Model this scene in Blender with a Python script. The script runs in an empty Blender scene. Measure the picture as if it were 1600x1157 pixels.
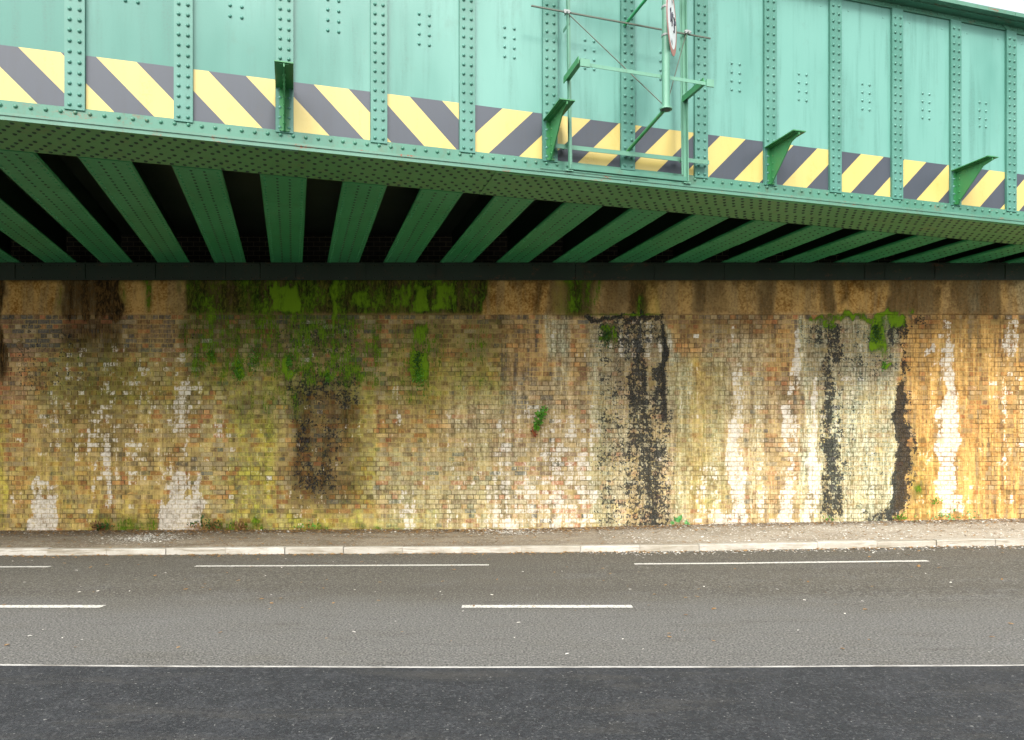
import bpy, math, random
import numpy as np
from mathutils import Vector, Matrix
random.seed(7); RS = np.random.RandomState(11)
R = math.radians
sc = bpy.context.scene
col = sc.collection

# ------------------------------------------------------------------ camera, sky, sun, exposure
cam = bpy.data.objects.new('camera', bpy.data.cameras.new('camera')); col.objects.link(cam)
cam.location = (0, 0, 1.72); cam.rotation_euler = (R(90), 0, 0)
cam.data.sensor_width = 36; cam.data.lens = 36 * 1182 / 1600.0
cam.data.shift_y = 111.5 / 1600.0
cam.data.clip_start = 0.05; cam.data.clip_end = 2000
sc.camera = cam
SUN_EL, SUN_AZ = 43.0, 22.0            # degrees; azimuth behind the camera, plus = from the right
world = bpy.data.worlds.new('World'); sc.world = world; world.use_nodes = True
wn = world.node_tree; bg = wn.nodes['Background']
sky = wn.nodes.new('ShaderNodeTexSky'); sky.sky_type = 'NISHITA'; sky.sun_disc = False
sky.sun_elevation = R(SUN_EL); sky.sun_rotation = R(180 + SUN_AZ); sky.air_density = 1.0; sky.dust_density = 4.0; sky.ozone_density = 1.0
hs = wn.nodes.new('ShaderNodeHueSaturation'); hs.inputs['Saturation'].default_value = 0.25
wn.links.new(sky.outputs[0], hs.inputs['Color']); wn.links.new(hs.outputs[0], bg.inputs[0])
bg.inputs[1].default_value = 0.15
sl = bpy.data.lights.new('sun', 'SUN'); sl.energy = 1.0; sl.angle = R(12); sl.color = (1.0, 0.97, 0.92)
sun = bpy.data.objects.new('sun', sl); col.objects.link(sun)
d = Vector((math.sin(R(SUN_AZ)) * math.cos(R(SUN_EL)), -math.cos(R(SUN_AZ)) * math.cos(R(SUN_EL)), math.sin(R(SUN_EL))))
sun.rotation_euler = d.to_track_quat('Z', 'Y').to_euler(); sun.location = (-4, -10, 14)
sc.view_settings.view_transform = 'Standard'; sc.view_settings.look = 'None'
sc.view_settings.gamma = 1; sc.view_settings.exposure = 1.42

# ------------------------------------------------------------------ helpers
def link(o, parent=None):
    col.objects.link(o)
    if parent: o.parent = parent
    return o
def tag(o, label=None, cat=None, group=None, kind=None):
    for k, val in (('label', label), ('category', cat), ('group', group), ('kind', kind)):
        if val: o[k] = val
    return o
def empty(name, loc=(0, 0, 0), rz=0.0):
    o = bpy.data.objects.new(name, None); o.location = loc; o.rotation_euler = (0, 0, rz); o.empty_display_size = .2
    return link(o)

class MB:
    def __init__(s): s.v = []; s.f = []; s.mi = []; s.sm = []
    def add(s, vs, fs, mi=0, smooth=False):
        b = len(s.v); s.v += [tuple(p) for p in vs]
        for f in fs: s.f.append([i + b for i in f]); s.mi.append(mi); s.sm.append(smooth)
    def box(s, x0, x1, y0, y1, z0, z1, mi=0, c=0.0):
        if c <= 0:
            vs = [(x, y, z) for z in (z0, z1) for y in (y0, y1) for x in (x0, x1)]
            s.add(vs, [(0, 2, 3, 1), (4, 5, 7, 6), (0, 1, 5, 4), (2, 6, 7, 3), (0, 4, 6, 2), (1, 3, 7, 5)], mi); return
        s.prism([(y0 + c, z0), (y1 - c, z0), (y1, z0 + c), (y1, z1 - c), (y1 - c, z1), (y0 + c, z1), (y0, z1 - c), (y0, z0 + c)], x0, x1, 'x', mi)
    def prism(s, poly, a, b, axis='x', mi=0):
        n = len(poly)
        def P(t, p):
            return (t, p[0], p[1]) if axis == 'x' else (p[0], t, p[1]) if axis == 'y' else (p[0], p[1], t)
        vs = [P(a, p) for p in poly] + [P(b, p) for p in poly]
        fs = [tuple(range(n - 1, -1, -1)), tuple(range(n, 2 * n))] + [(i, (i + 1) % n, n + (i + 1) % n, n + i) for i in range(n)]
        s.add(vs, fs, mi)
    def rivet(s, p, ax, r=.02, h=None, mi=0):
        h = h or r * .75; n = 8; ax = Vector(ax)
        t = Vector((1, 0, 0)) if abs(ax.x) < .9 else Vector((0, 1, 0)); b = ax.cross(t)
        p = Vector(p); vs = []
        for rr, hh in ((r, 0), (r * .78, h * .62)):
            for k in range(n):
                a = 2 * math.pi * k / n; vs.append(p + t * (rr * math.cos(a)) + b * (rr * math.sin(a)) + ax * hh)
        vs.append(p + ax * h)
        fs = [(k, (k + 1) % n, n + (k + 1) % n, n + k) for k in range(n)] + [(n + k, n + (k + 1) % n, 2 * n) for k in range(n)]
        s.add(vs, fs, mi, True)
    def tube(s, p, q, r, n=10, mi=0, r2=None, cap=True):
        p = Vector(p); q = Vector(q); d = (q - p).normalized(); r2 = r if r2 is None else r2
        t = d.cross(Vector((0, 0, 1)) if abs(d.z) < .9 else Vector((1, 0, 0))).normalized(); b = d.cross(t)
        vs = [c + t * (rr * math.cos(2 * math.pi * k / n)) + b * (rr * math.sin(2 * math.pi * k / n)) for c, rr in ((p, r), (q, r2)) for k in range(n)]
        s.add(vs, [(k, (k + 1) % n, n + (k + 1) % n, n + k) for k in range(n)], mi, True)
        if cap: s.add(vs, [tuple(range(n - 1, -1, -1)), tuple(range(n, 2 * n))], mi)
    def bar(s, p, q, w, t, up=(0, 0, 1), mi=0):      # flat bar, w along up, t across
        p = Vector(p); q = Vector(q); d = (q - p).normalized(); b = d.cross(Vector(up)).normalized(); u = b.cross(d).normalized()
        vs = [c + u * (i * w / 2) + b * (j * t / 2) for c in (p, q) for i, j in ((-1, -1), (1, -1), (1, 1), (-1, 1))]
        s.add(vs, [(0, 1, 2, 3), (7, 6, 5, 4), (0, 4, 5, 1), (1, 5, 6, 2), (2, 6, 7, 3), (3, 7, 4, 0)], mi)
    def build(s, name, mats, parent=None, loc=(0, 0, 0)):
        me = bpy.data.meshes.new(name); me.from_pydata(s.v, [], s.f)
        for m in (mats if isinstance(mats, (list, tuple)) else [mats]): me.materials.append(m)
        me.polygons.foreach_set('material_index', s.mi); me.polygons.foreach_set('use_smooth', s.sm)
        me.update()
        o = bpy.data.objects.new(name, me); o.location = loc
        return link(o, parent)

# ---- node helpers
class Mt:
    def __init__(s, name):
        s.m = bpy.data.materials.new(name); s.m.use_nodes = True; s.t = s.m.node_tree; s.b = s.t.nodes['Principled BSDF']
        s.co = s.n('ShaderNodeTexCoord').outputs['Object']
    def n(s, ty, **kw):
        nd = s.t.nodes.new(ty)
        for k, val in kw.items(): setattr(nd, k, val)
        return nd
    def L(s, src, dst):
        if isinstance(src, (int, float)): dst.default_value = src
        elif isinstance(src, tuple): dst.default_value = (src + (1,)) if len(src) == 3 and len(dst.default_value) == 4 else src
        else: s.t.links.new(src, dst)
    def vec(s, sx, sy, sz, off=(0, 0, 0)):
        mp = s.n('ShaderNodeMapping'); s.L(s.co, mp.inputs[0]); mp.inputs['Scale'].default_value = (sx, sy, sz); mp.inputs['Location'].default_value = off
        return mp.outputs[0]
    def noise(s, scale=(1, 1, 1), detail=4, rough=.6, off=(0, 0, 0), dist=0):
        if isinstance(scale, (int, float)): scale = (scale,) * 3
        nd = s.n('ShaderNodeTexNoise'); s.L(s.vec(*scale, off), nd.inputs['Vector']); nd.inputs['Scale'].default_value = 1
        nd.inputs['Detail'].default_value = detail; nd.inputs['Roughness'].default_value = rough; nd.inputs['Distortion'].default_value = dist
        return nd.outputs['Fac']
    def math(s, op, a, b=0.0, c=None, clamp=False):
        nd = s.n('ShaderNodeMath', operation=op, use_clamp=clamp); s.L(a, nd.inputs[0]); s.L(b, nd.inputs[1])
        if c is not None: s.L(c, nd.inputs[2])
        return nd.outputs[0]
    def ramp(s, v, a, b, lo=0.0, hi=1.0):
        nd = s.n('ShaderNodeMapRange', interpolation_type='SMOOTHSTEP'); s.L(v, nd.inputs[0])
        for i, x in enumerate((a, b, lo, hi)): nd.inputs[i + 1].default_value = x
        return nd.outputs[0]
    def mix(s, f, a, b, mode='MIX'):
        nd = s.n('ShaderNodeMix', data_type='RGBA', blend_type=mode); s.L(f, nd.inputs[0]); s.L(a, nd.inputs[6]); s.L(b, nd.inputs[7])
        return nd.outputs[2]
    def attr(s, name):
        nd = s.n('ShaderNodeAttribute', attribute_name=name); sp = s.n('ShaderNodeSeparateColor')
        s.L(nd.outputs['Color'], sp.inputs[0]); return nd.outputs['Color'], sp.outputs[0], sp.outputs[1], sp.outputs[2], nd.outputs['Alpha']
    def out(s, colr, rough=.6, metal=0.0, bump=None, strength=.3, dist=.01, spec=None):
        s.L(colr, s.b.inputs['Base Color']); s.L(rough, s.b.inputs['Roughness']); s.L(metal, s.b.inputs['Metallic'])
        if spec is not None: s.b.inputs['Specular IOR Level'].default_value = spec
        if bump is not None:
            nd = s.n('ShaderNodeBump'); nd.inputs['Strength'].default_value = strength; nd.inputs['Distance'].default_value = dist
            s.L(bump, nd.inputs['Height']); s.L(nd.outputs[0], s.b.inputs['Normal'])
        return s.m

def paint(name, base, dirt=(.05, .045, .02), rust=.0, dirtamt=.25, rough=.42, streak=.25, pale=None, fade=.35, pale_along=False):
    t = Mt(name)
    big = t.noise((.9, .9, .35), 3, .55); st = t.noise((7, 7, .5), 5, .65, (3, 1, 0)); fine = t.noise(45, 3, .6)
    if pale_along:      # colour turns paler along the girder, towards plus x
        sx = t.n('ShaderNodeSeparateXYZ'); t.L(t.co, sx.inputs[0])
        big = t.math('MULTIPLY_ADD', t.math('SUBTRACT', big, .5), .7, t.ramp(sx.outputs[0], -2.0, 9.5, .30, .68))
    c = t.mix(t.ramp(big, .3, .7, 0, fade), base, pale or tuple(min(1, x * 1.35 + .05) for x in base))
    c = t.mix(t.ramp(st, .45, .75, 0, streak), c, tuple(x * .72 for x in base))
    c = t.mix(t.math('MULTIPLY', t.ramp(st, .5, .7), t.ramp(fine, .45, .65, 0, dirtamt)), c, dirt)
    c = t.mix(t.ramp(t.noise((3, 3, 2), 6, .7, (9, 2, 4)), .56, .74, 0, dirtamt), c, dirt)
    if rust: c = t.mix(t.math('MULTIPLY', t.ramp(t.noise((2.2, 6, 6), 6, .75, (1, 7, 3)), .57, .66, 0, rust), t.ramp(fine, .4, .6)), c, (.20, .06, .02))
    return t.out(c, t.math('MULTIPLY_ADD', fine, .25, rough - .1), 0, t.math('ADD', t.math('MULTIPLY', big, 3.0), t.math('MULTIPLY', fine, .25)), .25, .01)

MINT = (.034, .165, .125)
M = {}
M['web'] = paint('green_web_paint', MINT, dirtamt=.15, streak=.35, fade=.95, pale_along=True, pale=(.125, .30, .25), rough=.38)
M['stiff'] = paint('green_stiffener_paint', (.045, .170, .125), dirtamt=.2, fade=.9, pale=(.115, .275, .225), streak=.2)
M['angle'] = paint('green_angle_paint', (.045, .165, .11), dirt=(.08, .08, .03), rust=.5, dirtamt=.45, streak=.3)
M['edge'] = paint('green_flange_edge_paint', (.06, .17, .115), dirt=(.11, .10, .045), rust=1.6, dirtamt=.6, streak=.3)
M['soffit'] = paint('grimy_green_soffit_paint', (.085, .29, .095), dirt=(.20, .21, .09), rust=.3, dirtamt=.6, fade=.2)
M['rivet_dark'] = paint('dark_green_rivet_paint', (.010, .055, .025), dirtamt=.1)
M['beam'] = paint('dark_green_beam_paint', (.026, .26, .095), dirt=(.02, .07, .03), dirtamt=.4, rust=.15)
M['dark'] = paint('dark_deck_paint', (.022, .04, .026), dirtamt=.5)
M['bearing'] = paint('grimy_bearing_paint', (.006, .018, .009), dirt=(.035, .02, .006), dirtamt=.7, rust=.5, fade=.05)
M['gap_shade'] = paint('gap_shade_beam_web', (.008, .03, .014), dirt=(.02, .03, .01), dirtamt=.3, fade=.05)  # shade of the gaps between cross beams, put into the web colour
M['bracket'] = paint('bracket_green_paint', (.025, .18, .055), dirt=(.02, .05, .005), rust=.3, dirtamt=.4)
M['pole'] = paint('pale_green_pole_paint', (.09, .24, .16), dirtamt=.3)
M['yellow'] = paint('pale_yellow_sheet', (.50, .39, .115), dirt=(.4, .26, .03), dirtamt=.25, streak=.12, rough=.35, pale=(.55, .43, .17))
M['grey'] = paint('faded_black_sheet', (.040, .048, .062), dirt=(.05, .05, .05), dirtamt=.35, streak=.25, rough=.4, pale=(.062, .072, .09))
M['wire'] = paint('dull_wire', (.06, .07, .045), dirtamt=.5)
M['red'] = paint('faded_red_border', (.42, .16, .13), dirtamt=.1)
M['signwhite'] = paint('white_sign_face', (.72, .74, .74), dirtamt=.1, streak=.05)
M['ink'] = paint('black_sign_marks', (.02, .025, .04), dirtamt=.05)
M['signback'] = paint('grey_sign_back', (.25, .27, .26), dirtamt=.2)

# ------------------------------------------------------------------ ground heights
GX = [-60, -7.4, 0, 3, 7.4, 60]; GZ = [-.05, -.044, 0, .03, .109, .2]
FX = [-60, -9, 0, 4.6, 9.3, 60]; FZ = [.10, .10, .127, .24, .32, .40]
KY, WY, NY = 11.68, 13.74, 5.47
def road_z(x, y): return np.interp(x, GX, GZ) * np.clip((y - 7.9) / (KY - 7.9), 0, 1)
def foot_z(x, y):
    a = np.interp(x, GX, GZ) + .095; t = np.clip((y - KY - .13) / (WY - KY - .13), 0, 1)
    return a * (1 - t) + np.interp(x, FX, FZ) * t
def grid(name, xs, ys, zf, mat):
    X, Y = np.meshgrid(xs, ys); Z = zf(X, Y); nx, ny = len(xs), len(ys)
    vs = np.stack([X.ravel(), Y.ravel(), Z.ravel()], 1)
    idx = np.arange(nx * ny).reshape(ny, nx)
    fs = np.stack([idx[:-1, :-1].ravel(), idx[:-1, 1:].ravel(), idx[1:, 1:].ravel(), idx[1:, :-1].ravel()], 1)
    me = bpy.data.meshes.new(name); me.from_pydata(vs.tolist(), [], fs.tolist()); me.materials.append(mat)
    me.polygons.foreach_set('use_smooth', [True] * len(fs)); me.update()
    return tag(link(bpy.data.objects.new(name, me)), kind='structure')

def ground_mats():
    t = Mt('road_asphalt')
    sp = t.noise(55, 2, .5); sp2 = t.noise(26, 3, .6, (4, 4, 4)); sp3 = t.noise(110, 2, .5, (1, 4, 4)); big = t.noise((.35, 1.3, 1), 5, .65); mid = t.noise((1.2, 6, 1), 5, .7, (7, 0, 0)); blot = t.noise((.8, 1.6, 1), 5, .7, (2, 6, 0))
    sx = t.n('ShaderNodeSeparateXYZ'); t.L(t.co, sx.inputs[0]); y = sx.outputs[1]
    yy = t.math('ADD', y, t.math('MULTIPLY', t.math('SUBTRACT', big, .5), 1.6))
    c = t.mix(t.ramp(yy, 7.4, 8.8), (.128, .124, .112), (.092, .082, .06))
    c = t.mix(t.ramp(yy, 10.4, 11.6, 0, .8), c, (.095, .078, .05))
    c = t.mix(t.ramp(t.math('ABSOLUTE', t.math('SUBTRACT', yy, 8.75)), .5, .0, 0, .4), c, (.06, .052, .038))
    c = t.mix(t.ramp(t.math('ABSOLUTE', t.math('SUBTRACT', yy, 10.0)), .35, .0, 0, .4), c, (.065, .055, .038))
    c = t.mix(t.ramp(blot, .5, .72, 0, .4), c, (.10, .09, .065))
    c = t.mix(t.ramp(blot, .48, .3, 0, .4), c, (.15, .147, .14))
    c = t.mix(t.ramp(mid, .52, .72, 0, .5), c, (.055, .05, .04))
    c = t.mix(t.ramp(sp2, .52, .66, 0, .5), c, (.24, .23, .20))
    c = t.mix(t.ramp(sp, .5, .36, 0, .75), c, (.02, .02, .018))
    c = t.mix(t.ramp(sp, .56, .68, 0, .6), c, (.27, .26, .23))
    c = t.mix(t.ramp(sp3, .50, .34, 0, .6), c, (.02, .02, .018))
    M['road'] = t.out(c, .85, 0, t.math('ADD', sp, sp2), .9, .012)
    t = Mt('near_tarmac')
    sp = t.noise(90, 3, .6); b = t.noise(5, 4, .6)
    c = t.mix(t.ramp(b, .35, .7), (.013, .015, .017), (.027, .029, .032)); c = t.mix(t.ramp(t.noise(45, 3, .6, (2, 2, 8)), .52, .64, 0, .6), c, (.07, .072, .072)); c = t.mix(t.ramp(t.noise(75, 2, .6, (2, 7, 8)), .5, .36, 0, .8), c, (.004, .004, .005)); c = t.mix(t.ramp(t.noise((.7, 3, 1), 5, .7), .5, .7, 0, .5), c, (.045, .042, .036))
    c = t.mix(t.ramp(t.noise(24, 2, .5, (5, 5, 5)), .62, .66), c, (.012, .012, .014))
    c = t.mix(t.ramp(t.noise(38, 2, .5, (9, 5, 2)), .70, .73), c, (.16, .16, .15))
    M['near'] = t.out(c, .8, 0, sp, .8, .006)
    t = Mt('footway_tarmac')
    b = t.noise((1.2, 3, 1), 5, .65); sp = t.noise(70, 3, .65); g = t.noise((.5, 1.5, 1), 4, .6, (3, 8, 0))
    sx = t.n('ShaderNodeSeparateXYZ'); t.L(t.co, sx.inputs[0])
    c = t.mix(t.ramp(b, .35, .65), (.14, .105, .06), (.25, .20, .13))
    c = t.mix(t.math('MULTIPLY', t.ramp(sx.outputs[0], -1, 5), t.ramp(g, .3, .6, .3, .9)), c, (.40, .35, .27))
    c = t.mix(t.math('MULTIPLY', t.ramp(t.math('ADD', sx.outputs[1], t.math('MULTIPLY', b, .8)), 13.5, 14.1, 0, .8), 1.0), c, (.09, .06, .03))
    c = t.mix(t.ramp(t.noise(22, 3, .65, (3, 1, 1)), .54, .66, 0, .7), c, (.42, .39, .33)); c = t.mix(t.ramp(sp, .52, .7, 0, .7), c, (.42, .39, .33)); c = t.mix(t.ramp(sp, .48, .36, 0, .6), c, (.07, .05, .03))
    M['foot'] = t.out(c, .9, 0, sp, .8, .01)
    t = Mt('kerb_concrete')
    b = t.noise((3, 8, 8), 5, .65); sp = t.noise(60, 3, .6); rnd = t.attr('rnd')[1]
    c = t.mix(t.ramp(b, .3, .7), (.33, .30, .24), (.48, .46, .41)); c = t.mix(t.math('MULTIPLY', rnd, .5), c, (.24, .21, .15)); c = t.mix(t.ramp(t.noise((1.5, 20, 20), 5, .7, (5, 0, 0)), .52, .64, 0, .6), c, (.15, .12, .07))
    c = t.mix(t.ramp(sp, .58, .72, 0, .5), c, (.20, .16, .10))
    M['kerb'] = t.out(c, .85, 0, sp, .5, .006)
    t = Mt('pale_edging'); M['kerb_edge'] = t.out(t.mix(t.ramp(t.noise((1.5, 9, 9), 5, .7), .35, .6), (.16, .15, .13), (.42, .41, .38)), .8)
    t = Mt('worn_white_line')
    b = t.noise(40, 4, .7); g = t.noise((3, 14, 1), 4, .6)
    c = t.mix(t.ramp(b, .40, .47), (.14, .13, .10), t.mix(g, (.50, .48, .41), (.68, .67, .62)))
    M['line'] = t.out(c, .7, 0, b, .3, .004)
    t = Mt('rough_grass'); b = t.noise(2, 5, .6)
    M['grass'] = t.out(t.mix(b, (.03, .06, .015), (.09, .11, .04)), .9)
ground_mats()

XS = np.concatenate([np.arange(-60, -14, 3.0), np.arange(-14, 14, .25), np.arange(14, 61, 3.0)])
grid('ground', np.array([-700., 0, 700.]), np.array([-700., 0, 900.]), lambda x, y: x * 0 - .35, M['grass'])
def near_edge(x): return NY - .03 + .06 * np.clip((x / 4.0) ** 2, 0, 1.2) + .004 * np.sin(x * 3.1)
NYV = np.concatenate([np.linspace(5.2, 11.6, 50), [KY + .02]])
grid('road', XS, NYV, road_z, M['road'])
def f_near(x, y): return x * 0 + .10 + .004 * np.sin(x * 2.3) * np.sin(y * 3.1)
me_near = MB()
xs = list(XS)
for a, b in zip(xs[:-1], xs[1:]):
    ea, eb = float(near_edge(a)), float(near_edge(b))
    me_near.add([(a, -12, .1), (b, -12, .1), (b, eb - .026, .1), (a, ea - .026, .1)], [(0, 1, 2, 3)])
tag(me_near.build('near_footway', M['near']), kind='structure')
ke = MB()
for a, b in zip(xs[:-1], xs[1:]):
    ea, eb = float(near_edge(a)), float(near_edge(b)); w = .026
    ke.add([(a, ea - w, .104), (b, eb - w, .104), (b, eb - .006, .104), (a, ea - .006, .104), (a, ea, .098), (b, eb, .098), (a, ea, -.05), (b, eb, -.05), (a, ea - w, .0), (b, eb - w, .0)],
           [(0, 1, 2, 3), (3, 2, 5, 4), (4, 5, 7, 6), (8, 9, 1, 0)], 0)
o_ke = ke.build('near_kerb', M['kerb_edge']); tag(o_ke, kind='structure')
a = o_ke.data.attributes.new('rnd', 'FLOAT_COLOR', 'POINT'); a.data.foreach_set('color', [.8, .8, .8, 1] * len(o_ke.data.vertices))
grid('footway', XS, np.linspace(KY + .11, WY + .25, 16), foot_z, M['foot'])
# far kerb: stones with joints
kb = MB(); kr = []
x = -30.05
while x < 30:
    x1 = x + .915; g = .002 + random.random() ** 3 * .014; dz = random.uniform(-.008, .008); dy = random.uniform(-.009, .009); r = random.random()
    za, zb = float(road_z(x, KY)), float(road_z(x1, KY))
    for (ya, yb, c) in ((KY + dy, KY + .125 + dy, .015),):
        prof = [(ya, -.12), (ya, .085), (ya + .006, .095), (ya + c, .1), (yb, .1), (yb, -.12)]
        vs = [(xx, py, pz + dz + zz) for xx, zz in ((x + g, za), (x1 - g, zb)) for py, pz in prof]
        n = len(prof); n0 = len(kb.v)
        kb.add(vs, [tuple(range(n)), tuple(range(2 * n - 1, n - 1, -1))] + [(i, n + i, n + (i + 1) % n, (i + 1) % n) for i in range(n)])
        kr += [r] * (len(kb.v) - n0)
    x = x1
o_kb = kb.build('kerb', M['kerb']); tag(o_kb, kind='structure')
a = o_kb.data.attributes.new('rnd', 'FLOAT_COLOR', 'POINT'); a.data.foreach_set('color', [w for r in kr for w in (r, r, r, 1)])
# markings
def dash(x0, x1, y0, w, jag=.004):
    mb = MB(); n = max(2, int((x1 - x0) / .08)); pts = []
    for i in range(n + 1):
        xx = x0 + (x1 - x0) * i / n
        for s_ in (0, 1):
            yy = y0 + s_ * w + random.uniform(-jag, jag); pts.append((xx, yy, float(road_z(xx, yy)) + .006))
    mb.add(pts, [(2 * i, 2 * i + 2, 2 * i + 3, 2 * i + 1) for i in range(n)])
    tag(mb.build('road_marking', M['line']), kind='structure')
for k in range(-3, 4):                      # centre line: 1.77 m dashes
    x0 = -.52 + k * 5.50 + (.55 if k > 0 else 0)
    dash(x0, x0 + 1.77, 7.80, .125)
for k in range(-3, 4):                      # edge line dashes
    x0 = -4.40 + k * 6.10
    dash(x0, x0 + 4.08, 10.46, .10)

# ------------------------------------------------------------------ wall
def hsh(ix, iy, seed): 
    v_ = np.sin(ix * 127.1 + iy * 311.7 + seed * 74.7) * 43758.5453
    return v_ - np.floor(v_)
def vn(x, y, seed=0):
    ix = np.floor(x); iy = np.floor(y); fx = x - ix; fy = y - iy; fx = fx * fx * (3 - 2 * fx); fy = fy * fy * (3 - 2 * fy)
    a = hsh(ix, iy, seed); b = hsh(ix + 1, iy, seed); c = hsh(ix, iy + 1, seed); d_ = hsh(ix + 1, iy + 1, seed)
    return (a * (1 - fx) + b * fx) * (1 - fy) + (c * (1 - fx) + d_ * fx) * fy
def ss(a, b, x): 
    t = np.clip((x - a) / (b - a + 1e-9), 0, 1); return t * t * (3 - 2 * t)
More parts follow.
